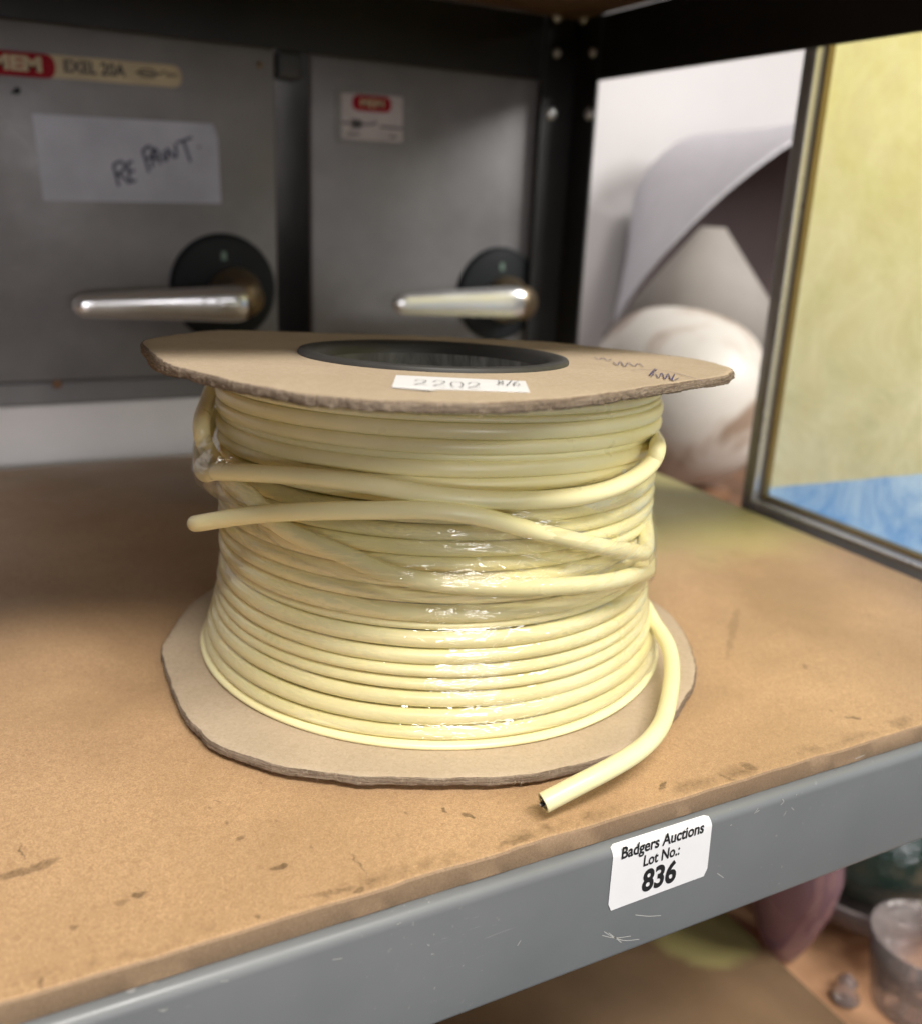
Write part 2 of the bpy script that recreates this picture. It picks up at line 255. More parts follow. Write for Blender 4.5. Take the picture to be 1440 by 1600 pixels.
def m_cable():
    t = NT('cream_pvc', .33, .5)
    f = t.noise(35, 4, .6); g = t.noise(420, 3, .6); s = t.noise(60, 6, .75)
    c = t.mix(t.ramp(f, [(.3, 0), (.7, 1)]), (.86, .785, .43, 1), (.91, .845, .52, 1))
    c = t.mix(t.math('MULTIPLY', t.ramp(s, [(.62, 0), (.72, 1)]), .25), c, (.55, .46, .22, 1))
    v = t.n.new('ShaderNodeTexVoronoi'); v.inputs['Scale'].default_value = 70
    c = t.mix(t.math('MULTIPLY', t.ramp(v.outputs['Distance'], [(.025, 1), (.05, 0)]), .6), c, (.25, .19, .09, 1))
    t.base(c); t.rough(t.ramp(t.noise(90, 4), [(.3, .27), (.7, .42)])); t.bump(g, .00006, .5)
    t.b.inputs['Subsurface Weight'].default_value = .12; t.b.inputs['Subsurface Radius'].default_value = (.002, .0015, .0006)
    t.b.inputs['Subsurface Scale'].default_value = 1.0
    return t.m
M['cable'] = m_cable()
def m_wrap():
    t = NT('stretch_film', .06, .5)
    n = t.n; l = t.l
    u1 = t.mapping((24, 300, 1), (0, 0, .06), 'UV'); u2 = t.mapping((34, 420, 1), (0, 0, -.28), 'UV'); u3 = t.mapping((46, 420, 1), (0, 0, .5), 'UV')
    h = t.math('ADD', t.math('MULTIPLY', t.ramp(t.noise(1, 4, .6, .7, u1), [(.40, 0), (.62, 1)]), .8), t.ramp(t.noise(1, 3, .6, .5, u2), [(.5, 0), (.66, 1)]))
    h = t.math('ADD', h, t.math('MULTIPLY', t.ramp(t.noise(1, 3, .6, .5, u3), [(.58, 0), (.70, 1)]), .7))
    patch = t.ramp(t.noise(1, 4, .65, .6, t.mapping((34, 95, 1), (0, 0, -.15), 'UV')), [(.48, .0), (.62, 1)])
    h = t.math('MULTIPLY', h, patch)
    bp = n.new('ShaderNodeBump'); bp.inputs['Distance'].default_value = .00030; bp.inputs['Strength'].default_value = 1; l.new(h, bp.inputs['Height'])
    big = n.new('ShaderNodeBump'); big.inputs['Distance'].default_value = .0012; l.new(t.noise(1, 2, .5, .8, t.mapping((75, 130, 1), (0, 0, -.12), 'UV')), big.inputs['Height']); l.new(big.outputs[0], bp.inputs['Normal'])
    fr = n.new('ShaderNodeFresnel'); fr.inputs['IOR'].default_value = 1.42; l.new(bp.outputs[0], fr.inputs['Normal'])
    gl = n.new('ShaderNodeBsdfGlossy'); gl.inputs['Roughness'].default_value = .03; l.new(bp.outputs[0], gl.inputs['Normal'])
    tr = n.new('ShaderNodeBsdfTransparent'); tr.inputs['Color'].default_value = (.99, .988, .98, 1)
    df = n.new('ShaderNodeBsdfDiffuse'); df.inputs['Color'].default_value = (.8, .78, .72, 1)
    m0 = n.new('ShaderNodeMixShader'); l.new(t.math('MULTIPLY', t.ramp(h, [(.35, .008), (1.0, .10)]), 1.0), m0.inputs[0]); l.new(tr.outputs[0], m0.inputs[1]); l.new(df.outputs[0], m0.inputs[2])
    m1 = n.new('ShaderNodeMixShader'); l.new(t.math('MINIMUM', t.math('ADD', t.math('MULTIPLY', fr.outputs[0], 1.6), .085), .25), m1.inputs[0]); l.new(m0.outputs[0], m1.inputs[1]); l.new(gl.outputs[0], m1.inputs[2])
    l.new(m1.outputs[0], n['Material Output'].inputs['Surface']); return t.m
M['wrap'] = m_wrap()
def m_paint(name, a, b, rough=.4, spec=.5, scr=0.0, dust=0.0, metal=0, bump=.00004):
    t = NT(name, rough, spec, metal)
    c = t.mix(t.ramp(t.noise(12, 5, .6), [(.35, 0), (.65, 1)]), a, b)
    if scr:
        v = t.n.new('ShaderNodeTexVoronoi'); v.feature = 'DISTANCE_TO_EDGE'; v.inputs['Scale'].default_value = 1
        l1 = t.noise(1, 2, .5, 2.0, t.mapping((60, 60, 1500), (0, .35, 0))); keep = t.ramp(t.noise(22, 3), [(.58, 0), (.66, 1)])
        c = t.mix(t.math('MULTIPLY', t.math('MULTIPLY', t.ramp(l1, [(.70, 0), (.74, 1)]), keep), scr), c, (.5, .5, .5, 1))
    if dust:
        d = t.ramp(t.noise(520, 3, .7), [(.66, 0), (.74, 1)]); d2 = t.ramp(t.noise(18, 4), [(.45, 0), (.65, 1)])
        c = t.mix(t.math('MULTIPLY', t.math('MULTIPLY', d, d2), dust), c, (.55, .54, .5, 1))
    t.base(c); t.rough(t.ramp(t.noise(25, 5), [(.3, rough-.06), (.7, rough+.1)])); t.bump(t.noise(260, 3), bump, .5); return t.m
M['grey_beam'] = m_paint('grey_enamel', (.165, .175, .185, 1), (.19, .20, .21, 1), .36, .5, .5, .6)
M['black_steel'] = m_paint('black_enamel', (.012, .011, .011, 1), (.02, .018, .017, 1), .42, .4, .1, .15)
M['switch_grey'] = m_paint('hammered_grey_paint', (.15, .145, .15, 1), (.215, .21, .215, 1), .40, .5, .5, .45, bump=.0003)
M['switch_dark'] = m_paint('dark_switch_body', (.05, .05, .053, 1), (.07, .07, .07, 1), .5, .4)
M['dial'] = m_paint('black_moulding', (.010, .012, .014, 1), (.015, .017, .019, 1), .6, .2)
M['brass'] = m_paint('dull_brass', (.22, .17, .11, 1), (.30, .23, .15, 1), .4, .5, metal=.8)
M['chrome'] = m_paint('worn_chrome', (.92, .92, .93, 1), (.80, .80, .80, 1), .2, .6, metal=.72, bump=.00002)
M['bolt'] = m_paint('zinc_bolt', (.75, .75, .75, 1), (.85, .85, .85, 1), .3, .5, metal=.7)
M['white_wood'] = m_paint('white_gloss_batten', (.76, .74, .76, 1), (.84, .82, .84, 1), .5, .4, dust=.1)
def plain(name, col, rough=.6, spec=.4, metal=0, var=.08, sc_=60):
    t = NT(name, rough, spec, metal)
    t.base(t.mix(t.ramp(t.noise(sc_, 4), [(.35, 0), (.65, 1)]), tuple(x*(1-var) for x in col[:3])+(1,), tuple(min(1, x*(1+var)) for x in col[:3])+(1,))); return t.m
M['mark'] = plain('faded_green_mark', (.16, .24, .20), .6)
M['wall'] = plain('white_plaster', (.56, .54, .55), .8, .2, var=.04, sc_=4)
M['paper'] = plain('white_paper', (.80, .80, .82), .75, .3, var=.02)
M['gloss_label'] = plain('white_label', (.82, .82, .85), .45, .5, var=.02)
M['ink_black'] = plain('black_print', (.02, .02, .022), .5)
M['ink_grey'] = plain('pencil_grey', (.16, .16, .18), .6)
M['ink_blue'] = plain('blue_biro', (.06, .05, .16), .5)
M['ink_navy'] = plain('navy_marker', (.035, .035, .07), .5)
M['red'] = plain('red_enamel', (.26, .010, .02), .7, .15)
M['cream'] = plain('cream_enamel', (.44, .36, .22), .45)
M['tape_paper'] = plain('taped_note', (.34, .35, .42), .35, .5, var=.12, sc_=30)
M['alu'] = m_paint('frame_grey', (.40, .39, .41, 1), (.48, .47, .49, 1), .32, .5, metal=.4)
M['silver'] = m_paint('silver_bead', (.75, .74, .76, 1), (.82, .81, .83, 1), .25, .5, metal=.6)
M['gold'] = m_paint('gold_trim', (.28, .20, .09, 1), (.38, .29, .14, 1), .35, .5, metal=.6)
M['bronze'] = m_paint('bronze_slip', (.12, .10, .075, 1), (.17, .14, .11, 1), .45, .5)
M['shade'] = plain('lampshade_fabric', (.60, .58, .63), .85, .2, var=.03)
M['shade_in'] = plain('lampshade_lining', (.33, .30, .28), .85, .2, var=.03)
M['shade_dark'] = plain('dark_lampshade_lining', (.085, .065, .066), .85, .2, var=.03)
M['wood'] = plain('turned_wood', (.20, .10, .05), .5, .4, var=.3, sc_=25)
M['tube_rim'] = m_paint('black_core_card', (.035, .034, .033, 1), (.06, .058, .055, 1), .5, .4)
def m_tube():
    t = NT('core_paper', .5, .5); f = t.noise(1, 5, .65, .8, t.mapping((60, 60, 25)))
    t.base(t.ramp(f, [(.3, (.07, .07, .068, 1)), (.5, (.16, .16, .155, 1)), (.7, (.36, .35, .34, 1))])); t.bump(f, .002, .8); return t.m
M['tube'] = m_tube()
def m_picture():
    t = NT('painted_canvas', .45, .5)
    s = t.n.new('ShaderNodeSeparateXYZ'); t.l.new(t.co.outputs['Object'], s.inputs[0])
    n1 = t.noise(22, 8, .72, .5); n2 = t.noise(60, 5, .6); n3 = t.noise(26, 6, .68, .6)
    yel = t.mix(t.ramp(n1, [(.35, 0), (.65, 1)]), (.80, .73, .27, 1), (.87, .82, .42, 1))
    pale = t.mix(t.ramp(n1, [(.35, 0), (.65, 1)]), (.54, .54, .33, 1), (.72, .71, .52, 1))
    hz = t.math('MULTIPLY_ADD', s.outputs[2], 5.2, True); hz.node.inputs[2].default_value = -.15
    c = t.mix(t.math('ADD', hz, t.math('MULTIPLY', t.math('SUBTRACT', n1, .5), .6), True), pale, yel)
    c = t.mix(t.math('MULTIPLY', t.ramp(n2, [(.42, 0), (.68, 1)]), .30), c, (.66, .56, .27, 1))
    blue = t.mix(t.ramp(n3, [(.38, 0), (.62, 1)]), (.19, .38, .70, 1), (.46, .65, .84, 1))
    e = t.math('SUBTRACT', t.math('ADD', .0127, t.math('MULTIPLY', t.math('SUBTRACT', .0865, s.outputs[1]), .359)), s.outputs[2])
    e = t.math('MULTIPLY_ADD', t.math('ADD', e, t.math('MULTIPLY', t.math('SUBTRACT', n2, .5), .002)), 700, True); e.node.inputs[2].default_value = .5
    col = t.mix(e, c, blue); t.base(col); t.bump(n2, .0003, .4)
    tl = t.n.new('ShaderNodeBsdfTranslucent'); t.l.new(col, tl.inputs[0])
    mx = t.n.new('ShaderNodeMixShader'); mx.inputs[0].default_value = .80; t.l.new(t.b.outputs[0], mx.inputs[1]); t.l.new(tl.outputs[0], mx.inputs[2])
    t.l.new(mx.outputs[0], t.n['Material Output'].inputs['Surface']); return t.m
M['picture'] = m_picture()
def glass(name, col, rough=.03, tr=1.0):
    t = NT(name, rough, .5); t.b.inputs['Base Color'].default_value = col; t.b.inputs['Transmission Weight'].default_value = tr
    t.b.inputs['IOR'].default_value = 1.48; t.bump(t.noise(30, 3), .001, .3); return t.m
M['pink_glass'] = glass('pink_glass', (.62, .38, .43, 1), .05, .65)
M['green_glass'] = m_paint('dark_green_glass', (.012, .035, .028, 1), (.03, .07, .055, 1), .06, 1.0, bump=.002)
M['pale_glass'] = None
def m_clear():
    t = NT('clear_glass', .05, .5); n, l = t.n, t.l
    tr = n.new('ShaderNodeBsdfTransparent'); tr.inputs[0].default_value = (.985, .95, .94, 1)
    df = n.new('ShaderNodeBsdfDiffuse'); df.inputs[0].default_value = (.85, .72, .70, 1)
    gl = n.new('ShaderNodeBsdfGlossy'); gl.inputs['Roughness'].default_value = .03
    fr = n.new('ShaderNodeFresnel'); fr.inputs['IOR'].default_value = 1.5
    b = n.new('ShaderNodeBump'); b.inputs['Distance'].default_value = .0015; l.new(t.noise(140, 3), b.inputs['Height']); l.new(b.outputs[0], gl.inputs['Normal']); l.new(b.outputs[0], fr.inputs['Normal'])
    m0 = n.new('ShaderNodeMixShader'); m0.inputs[0].default_value = .24; l.new(tr.outputs[0], m0.inputs[1]); l.new(df.outputs[0], m0.inputs[2])
    m1 = n.new('ShaderNodeMixShader'); l.new(fr.outputs[0], m1.inputs[0]); l.new(m0.outputs[0], m1.inputs[1]); l.new(gl.outputs[0], m1.inputs[2])
    l.new(m1.outputs[0], n['Material Output'].inputs['Surface']); return t.m
M['clear_glass'] = m_clear(); M['pale_glass'] = M['clear_glass']
def m_pot():
    t = NT('glazed_pot', .38, .4); f = t.noise(11, 4, .6, 1.2)
    t.base(t.ramp(f, [(.46, (.70, .66, .61, 1)), (.56, (.58, .50, .44, 1)), (.64, (.34, .25, .19, 1))])); return t.m
M['pot'] = m_pot()
# ------------------------------------------------------------------ structure: wall behind
mb = MB(); mb.add([(-2.5, .62, -.9), (2.5, .62, -.9), (2.5, .62, 1.6), (-2.5, .62, 1.6)], [(0, 1, 2, 3)])
tag(mb.build('wall', M['wall']), kind='structure')
# ------------------------------------------------------------------ the rack
XR, YF, YB, XL = .2455, -.1215, .305, -.80
rack = empty('shelving_rack', (XL, YB, -.9), 'bolted steel shelving rack with grey front beam, black posts and brown boards', 'shelving')
def board(name, z0, z1, mat, edge):
    """front edge slightly uneven and worn"""
    n = 260; xs = np.linspace(XL+.004, XR, n); v = []; f = []; mi = []
    jag = np.array([noise.noise(Vector((x*60, 3, z1)))*.0006+noise.noise(Vector((x*300, 5, z1)))*.0003 for x in xs])
    jz = np.array([noise.noise(Vector((x*40, 9, z1)))*.0005 for x in xs])
    for i, x in enumerate(xs):
        y = YF+jag[i]
        v += [(x, YB, z0), (x, YB, z1), (x, y+.0016, z1), (x, y+.0007, z1-.0002), (x, y+.0002, z1-.0007+jz[i]*.5), (x, YF+jag[i]*.3, z0+.0004), (x, YF+.0003, z0)]
    for i in range(n-1):
        for j in range(7):
            a, b = i*7+j, i*7+(j+1) % 7; f.append((a, b, b+7, a+7)); mi.append(0 if j in (1, 2) else 1)
    f += [tuple(range(6, -1, -1)), tuple((n-1)*7+k for k in range(7))]; mi += [1, 1]
    o = obj(name, v, f, [mat, edge], rack, True, mi); autosmooth(o, 40); return o
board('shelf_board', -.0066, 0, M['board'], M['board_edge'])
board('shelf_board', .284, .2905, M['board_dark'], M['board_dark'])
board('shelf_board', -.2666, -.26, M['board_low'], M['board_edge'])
def beam_profile(x0, x1, yf, z0, z1, depth, rad, sgn=1):
    """front beam with rolled upper and lower edges, cross-section in y-z"""
    P = [(yf+depth, z1)]
    for k in range(9):
        a = math.pi/2*k/8; P.append((yf+rad-rad*math.sin(a), z1-rad+rad*math.cos(a)))
    for k in range(7):
        a = math.pi/2*k/6; P.append((yf+.002-.002*math.cos(a), z0+.002-.002*math.sin(a)))
    P += [(yf+depth*.5, z0), (yf+depth*.5, z0+.0016), (yf+.0025, z0+.0016), (yf+.0025, z1-.0035), (yf+depth, z1-.0018)]
    n = len(P); v = [(x, y, z) for x in (x0, x1) for y, z in P]
    f = [(i, (i+1) % n, n+(i+1) % n, n+i) for i in range(n)]+[tuple(range(n-1, -1, -1)), tuple(range(n, 2*n))]
    return v, f
v, f = beam_profile(XL+.004, .262, -.1248, -.0468, -.0068, .030, .0033)
o = obj('front_beam', v, [tuple(reversed(q)) for q in f], M['grey_beam'], rack); autosmooth(o, 30)
v, f = beam_profile(XL+.004, .262, -.1235, .244, .2838, .030, .003)
o = obj('front_beam', v, [tuple(reversed(q)) for q in f], M['black_steel'], rack); autosmooth(o, 30)
v, f = beam_profile(XL+.004, .262, -.1285, -.308, -.267, .030, .0045)
o = obj('front_beam', v, [tuple(reversed(q)) for q in f], M['grey_beam'], rack); autosmooth(o, 30)
for z0, z1 in ((.244, .2838), (-.0478, -.0068)):
    MB().bbox(XL+.03, XR-.027, .3035, .3055, z0, z1, .0006).build('back_beam', M['black_steel'], rack)
    MB().bbox(XR-.0005, XR+.0018, YF+.001, .2765, z0, z1, .0006).build('side_beam', M['black_steel'], rack)
def post(xc, yc, sx, sy):
    mb = MB(); x0, x1 = sorted((xc, xc+sx*.027)); y0, y1 = sorted((yc, yc-sy*.030))
    mb.bbox(x0, x1, *sorted((yc, yc-sy*.002)), -.9, 1.2, .0005)
    mb.bbox(*sorted((xc, xc+sx*.002)), y0, y1-.0021 if sy > 0 else y1, -.9, 1.2, .0005)
    return mb.build('post', M['black_steel'], rack)
post(.2478, .3078, -1, 1); post(.2478, -.1275, -1, -1)
post(XL, .3078, 1, 1); post(XL, -.1275, 1, -1)
def bolt(p, axis, r=.0043):
    MB().lathe([(0, .0022), (r*.45, .0020), (r*.8, .0012), (r, 0), (r, -.001)], p, axis, 20).build('bolt', M['bolt'], rack, True)
for z in (.2238, .285): bolt((.2290, .3050, z), (0, -1, 0)); bolt((.2455, .2840 if z < .28 else .3000, z), (-1, 0, 0))
for z in (.2618,): bolt((.2290, .3028, z), (0, -1, 0), .0030); bolt((.2450, .2843, z), (-1, 0, 0), .0030)
M['bare'] = plain('bare_scratch', (.48, .48, .46), .5)
fb = [c_ for c_ in rack.children if c_.name.startswith('front_beam')][0]
ribbon([[tuple(p) for p in s_] for s_ in beamscr], .00022, lambda x, z: (x, -.12488, z)).build('scratches', M['bare'], fb)['kind'] = 'stuff'
# ---- auction sticker on the front beam
st = [(-.0034, -.0039), (.0318, -.0053), (.0334, -.0277), (-.0028, -.0283)]
def rounded(P, r, n=5):
    out = []; N = len(P)
    for i in range(N):
        p = Vector(P[i]).to_2d(); a = (Vector(P[i-1]).to_2d()-p).normalized(); b = (Vector(P[(i+1) % N]).to_2d()-p).normalized()
        for k in range(n+1):
            t = k/n; q = p+a*r*(1-t)**2+b*r*t**2; out.append((q.x, q.y))
    return out
SY = -.1250
col = []   # cross-section (y, z): up the flat face, then over the rolled top edge
for z in np.linspace(-.0283, -.0101, 8): col.append((SY, z))
for a_ in np.linspace(.15, 1.15, 6): col.append((-.1215-.0035*math.cos(a_), -.0101+.0034*math.sin(a_)))
v = []; f = []; nx = 12
for j, (y, z) in enumerate(col):
    t = j/(len(col)-1); inset = .0012 if j in (0, len(col)-1) else 0
    xa, xb = -.0030-.0003*t+inset, .0334-.0014*t-inset
    for i in range(nx): v.append((xa+(xb-xa)*i/(nx-1), y-(.00005 if i in (0, nx-1) else 0), z+.0006*i/(nx-1)*(1-t)))
for j in range(len(col)-1):
    for i in range(nx-1): f.append((j*nx+i, j*nx+i+1, (j+1)*nx+i+1, (j+1)*nx+i))
sticker = obj('lot_sticker', v, f, M['gloss_label'], rack, True)
sticker['label'] = 'white lot number sticker reading 836 on the grey beam'
mb = MB()
for body, size, z, dx, bold, sx in (('Badgers Auctions', .0056, -.0095, 0, .00014, .76), ('Lot No.:', .0053, -.0147, 0, .00013, .74), ('836', .0104, -.0222, .0002, .00036, .80)):
    v, f = text_mesh(body, size, bold, sx); mb.add([(.0146+dx+x, SY-.00012, z+y) for x, y in v], f)
mb.build('lettering', M['ink_black'], sticker)
# ------------------------------------------------------------------ cable reel
reel = empty('cable_reel', (0, 0, 0), 'part-used reel of cream cable with brown cardboard flanges and stretch film', 'cable reel')
tx, ty, H = -.02671772, -.04533347, .1136325
HC = (-.01722, -.02909); HR = .0424
topz = lambda x, y: H+tx*x+ty*y
up_poly = [(-.0996,.0204),(-.1027,-.0415),(-.0998,-.0556),(-.0933,-.0807),(-.0852,-.0987),(-.0758,-.1098),(-.0651,-.1162),(-.0458,-.1213),(-.0222,-.1165),(.009,-.1032),(.0553,-.0842),(.0738,-.0664),(.0816,-.0428),(.0768,-.024),(.0669,.0062),(.0518,.0263),(.0082,.0457),(-.0329,.0564),(-.061,.0677),(-.0834,.0444)]
lo_poly = [(-.0987,.0104),(-.0999,-.0269),(-.0955,-.047),(-.0872,-.0592),(-.0787,-.069),(-.0619,-.0815),(-.0488,-.0878),(-.0286,-.0966),(-.0115,-.1005),(.0085,-.1011),(.0249,-.0984),(.0491,-.0875),(.0677,-.0737),(.0783,-.0623),(.0927,-.0386),(.0996,-.018),(.1005,.012),(.09,.045),(.062,.078),(.03,.095),(-.01,.1),(-.045,.089),(-.0706,.0701),(-.0813,.0567),(-.0969,.0259)]
def flange(name, poly, ctr, zf, th, r_in, seed, thf=None, fray=.0004):
    N = 900; pa = []; 
    dense = []
    for i in range(len(poly)):
        for k in range(10):
            t = k/10; a, b = poly[i], poly[(i+1) % len(poly)]; dense.append((a[0]*(1-t)+b[0]*t, a[1]*(1-t)+b[1]*t))
    D = np.array(dense)
    for _ in range(9): D = .25*np.roll(D, 1, 0)+.5*D+.25*np.roll(D, -1, 0)
    ang = np.arctan2(D[:, 1]-ctr[1], D[:, 0]-ctr[0]); rad = np.hypot(D[:, 0]-ctr[0], D[:, 1]-ctr[1]); o = np.argsort(ang); ang, rad = ang[o], rad[o]
    A = np.linspace(-math.pi, math.pi, N, endpoint=False); Rr = np.interp(A, ang, rad, period=2*math.pi)
    nz = lambda a, s, k: noise.noise(Vector((math.cos(a)*s, math.sin(a)*s, seed+k)))
    rings = [r_in+(1-r_in)*t if False else None for t in ()]
    fr = np.linspace(0, 1, 22); L = 6; v = []; f = []; mi = []
    cols = len(fr)+L+len(fr)-2+0
    for i, a in enumerate(A):
        ca, sa = math.cos(a), math.sin(a); Re = Rr[i]+nz(a, 14, 0)*fray*1.2+nz(a, 60, 1)*fray*.7+nz(a, 190, 2)*fray*.5
        t_ = th*(1+.18*nz(a, 9, 3)) if thf is None else thf(a, th)
        def P(r, dz):
            x, y = ctr[0]+r*ca, ctr[1]+r*sa; return (x, y, zf(x, y, r)+dz)
        for q in fr: 
            r = r_in+(Re-.0006-r_in)*q; P_ = P(r, nz(a, 6+3*q, 5)*.0002*q); v.append(P_)
        for k in range(L):
            q = k/(L-1); rr = Re+nz(a, 70, 10+k)*fray*.8+nz(a, 240, 20+k)*fray*.6-(.0003 if k in (0, L-1) else 0)
            v.append(P(rr, -.0002-q*(t_-.0002)+nz(a, 120, 30+k)*.00018))
        for q in (.97, .5, 0.0): v.append(P(r_in+(Re-.0006-r_in)*q, -t_))
    M_ = len(fr)+L+3
    for i in range(N):
        j = (i+1) % N
        for k in range(M_):
            k2 = (k+1) % M_; f.append((i*M_+k, i*M_+k2, j*M_+k2, j*M_+k)); mi.append(1 if len(fr)-1 <= k < len(fr)+L else 0)
    return obj(name, v, f, [M['card'], M['card_edge']], reel, True, mi)
def up_z(x, y, r):
    a = math.atan2(y-HC[1], x-HC[0])
    return topz(x, y)
def up_th(a, th):
    d = abs((a-math.radians(172)+math.pi) % (2*math.pi)-math.pi)
    return th*(1+.15*noise.noise(Vector((math.cos(a)*7, math.sin(a)*7, 2))))+.0020*max(0, 1-d/.42)
uf = flange('upper_flange', up_poly, HC, up_z, .0027, HR-.002, 3.1, up_th, .0006)
lf = flange('lower_flange', lo_poly, (0, 0), lambda x, y, r: .0044+.0009*noise.noise(Vector((x*14, y*14, 4)))-.0006*(y/.1), .0026, .038, 8.4, None, .00032)
# fibres standing off the torn edges
mb = MB()
for k in range(150):
    a = random.uniform(-math.pi, .3); i = random.randrange(len(up_poly)); 
    upz = random.random() < .7; poly = up_poly if upz else lo_poly
    i = random.randrange(len(poly)); p, q = poly[i], poly[(i+1) % len(poly)]; t = random.random(); x, y = p[0]*(1-t)+q[0]*t, p[1]*(1-t)+q[1]*t
    if y > .02 or x < -.085: continue
    c = HC if upz else (0, 0); d = Vector((x-c[0], y-c[1], 0)).normalized()
    z = (topz(x, y)-random.uniform(.0002, .0028)) if upz else random.uniform(.0022, .0042)
    p0 = Vector((x, y, z))-d*.0006; p1 = p0+d*random.uniform(.0007, .0013)+Vector((random.uniform(-1, 1), random.uniform(-1, 1), random.uniform(-1, .6)))*.0006
    p2 = p1+Vector((random.uniform(-1, 1), random.uniform(-1, 1), random.uniform(-1.2, .4)))*.0008
    mb.tube([p0, p1, p2], .00005, 4)
tag(mb.build('fibres', M['card'], uf), kind='stuff')
# core tube
un = Vector((-tx, -ty, 1)).normalized(); oc = Vector((HC[0], HC[1], topz(*HC)))
ri = .0355
prof = [(.0425, -.0008), (.0424, .0008), (.0420, .0014), (.0400, .0016), (.0375, .0012), (.0362, .0002), (ri, -.0025), (ri-.0004, -.02), (ri, -.06), (ri, -.104), (ri+.0024, -.104), (ri+.0024, -.004)]
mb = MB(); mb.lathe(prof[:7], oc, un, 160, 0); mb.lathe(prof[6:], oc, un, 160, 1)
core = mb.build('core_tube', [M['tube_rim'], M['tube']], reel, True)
# price label on the upper flange
P = catmull(label, 1) if False else np.array(label); mb = MB(); off = .00035
pl = [(x, y, topz(x, y)+off+.0002*math.sin(x*300)) for x, y in P]; n = len(pl)
mb.add(pl+[(x, y, z-.00015) for x, y, z in pl], [tuple(range(n))]+[(i, n+i, n+(i+1) % n, (i+1) % n) for i in range(n)])
pl_o = mb.build('price_label', M['paper'], uf)
ribbon(num, .00028, lambda x, y: (x, y, topz(x, y)+off+.0003)).build('handwriting', M['ink_grey'], uf)
ribbon(scrib, .00028, lambda x, y: (x, y, topz(x, y)+.00035)).build('handwriting', M['ink_blue'], uf)
# ---- wound cable
def sst(x): x = max(0, min(1, x)); return x*x*(3-2*x)
turns = []   # (z centre at the front, outer radius, half height, recess)
ZB = [(.0044,.0074,.0858),(.0072,.0113,.0846),(.0113,.0166,.0832),(.0166,.0217,.0818),(.0217,.0256,.0806),(.0256,.0296,.0798),(.0296,.0345,.0793),(.0345,.0400,.0786),(.0400,.0432,.0770),(.0430,.0487,.0782),(.0487,.0534,.0780),(.0534,.0590,.0780),(.0590,.0638,.0780),(.0638,.0687,.0781),(.0687,.0735,.0780),(.0735,.0790,.0776),(.0790,.0835,.0770),(.0835,.0885,.0776),(.0878,.0929,.0778),(.0922,.0950,.0764),(.0944,.0990,.0778),(.0988,.1038,.0778),(.1036,.1058,.0768),(.1056,.1088,.0770),(.1086,.1130,.0760)]
mb = MB(); NA = 240; NS = 18; prof_fns = []
for k, (z0, z1, ro) in enumerate(ZB):
    hb = (z1-z0)/2*.985; a_r = .0029; zc0 = (z0+z1)/2; wt = sst((zc0-.045)/.05); fo = tx*-.0345+ty*-.069
    sd = 11.3*k; amp = .00045 if zc0 < .09 else .0002; lowt = .0016*sst((.03-zc0)/.025)
    fx = 1.0 if zc0 < .088 else .72
    def fn(az, k=k, hb=hb, a_r=a_r, zc0=zc0, wt=wt, ro=ro, sd=sd, amp=amp, lowt=lowt, fo=fo):
        x, y = .078*math.cos(az), .078*math.sin(az)
        zz = zc0+wt*.85*(tx*x+ty*y-fo)+amp*noise.noise(Vector((math.cos(az)*1.3, math.sin(az)*1.3, sd)))+lowt*(.5+.5*math.cos(az-1.1))
        rr = ro-a_r+.0004*noise.noise(Vector((math.cos(az)*1.6, math.sin(az)*1.6, sd+50)))-(.003*sst((.03-zc0)/.025)*max(0, math.cos(az-1.1)))
        return rr, zz, a_r, hb
    prof_fns.append(fn); v = []; f = []
    for i in range(NA):
        az = 2*math.pi*i/NA; rr, zz, ar, hb_ = fn(az)
        for j in range(NS):
            p = 2*math.pi*j/NS; cp, sp = math.cos(p), math.sin(p); e = fx
            R_ = rr+ar*math.copysign(abs(cp)**e, cp); Z_ = zz+hb_*math.copysign(abs(sp)**e, sp)
            v.append((R_*math.cos(az), R_*math.sin(az), Z_))
    for i in range(NA):
        for j in range(NS): f.append((i*NS+j, ((i+1) % NA)*NS+j, ((i+1) % NA)*NS+(j+1) % NS, i*NS+(j+1) % NS))
    mb.add(v, f)
mb.lathe([(.0728, .006), (.0728, .03), (.0728, .085), (.0715, .104)], (0, 0, 0), (0, 0, 1), 120)
SA = smooth_path(catmull(A, 10), 30); SB = smooth_path(catmull(B, 10), 30); SCp = smooth_path(catmull(Cst, 10), 24); ST = smooth_path(catmull(T, 10), 20)
SA[:, :2] *= 1.013
mb.tube(SA, .00275, 18); mb.tube(SB, .0027, 18); mb.tube(SCp, .00268, 18)
RT = np.interp(np.arange(len(ST)), [0, len(ST)*.45, len(ST)-1], [.0026, .0027, .0029])
mb.tube(ST, RT, 20, caps=False)
cable = mb.build('cable', M['cable'], reel, True)
# cut end: sheath rim, dark cores, copper
e = Vector(ST[-1]); d = (Vector(ST[-1])-Vector(ST[-4])).normalized(); r = .0029
mb = MB(); mb.lathe([(r, 0), (r*.93, .00015), (r*.78, .0001), (r*.76, -.0008)], e, d, 24); mb.build('sheath_rim', M['cable'], cable, True)
mb = MB(); mb.lathe([(r*.77, -.0007), (0, -.0007)], e, d, 24); u_ = d.orthogonal().normalized(); w_ = d.cross(u_)
for k in range(3):
    a = 2.1*k+.6; c = e+(u_*math.cos(a)+w_*math.sin(a))*r*(.34, .40, .44)[k]; mb.tube([c-d*.001, c+d*(-.0004+.0005*k)], r*(.30, .36, .26)[k], 12)
mb.build('inner_core', M['ink_black'], cable)
mb = MB()
for k in range(3):
    a = 2.1*k+.6; c = e+(u_*math.cos(a)+w_*math.sin(a))*r*.38
    mb.tube([c, c+d*(-.0002+.0005*k)], r*.09, 6)
mb.build('conductor', M['bolt'], cable)
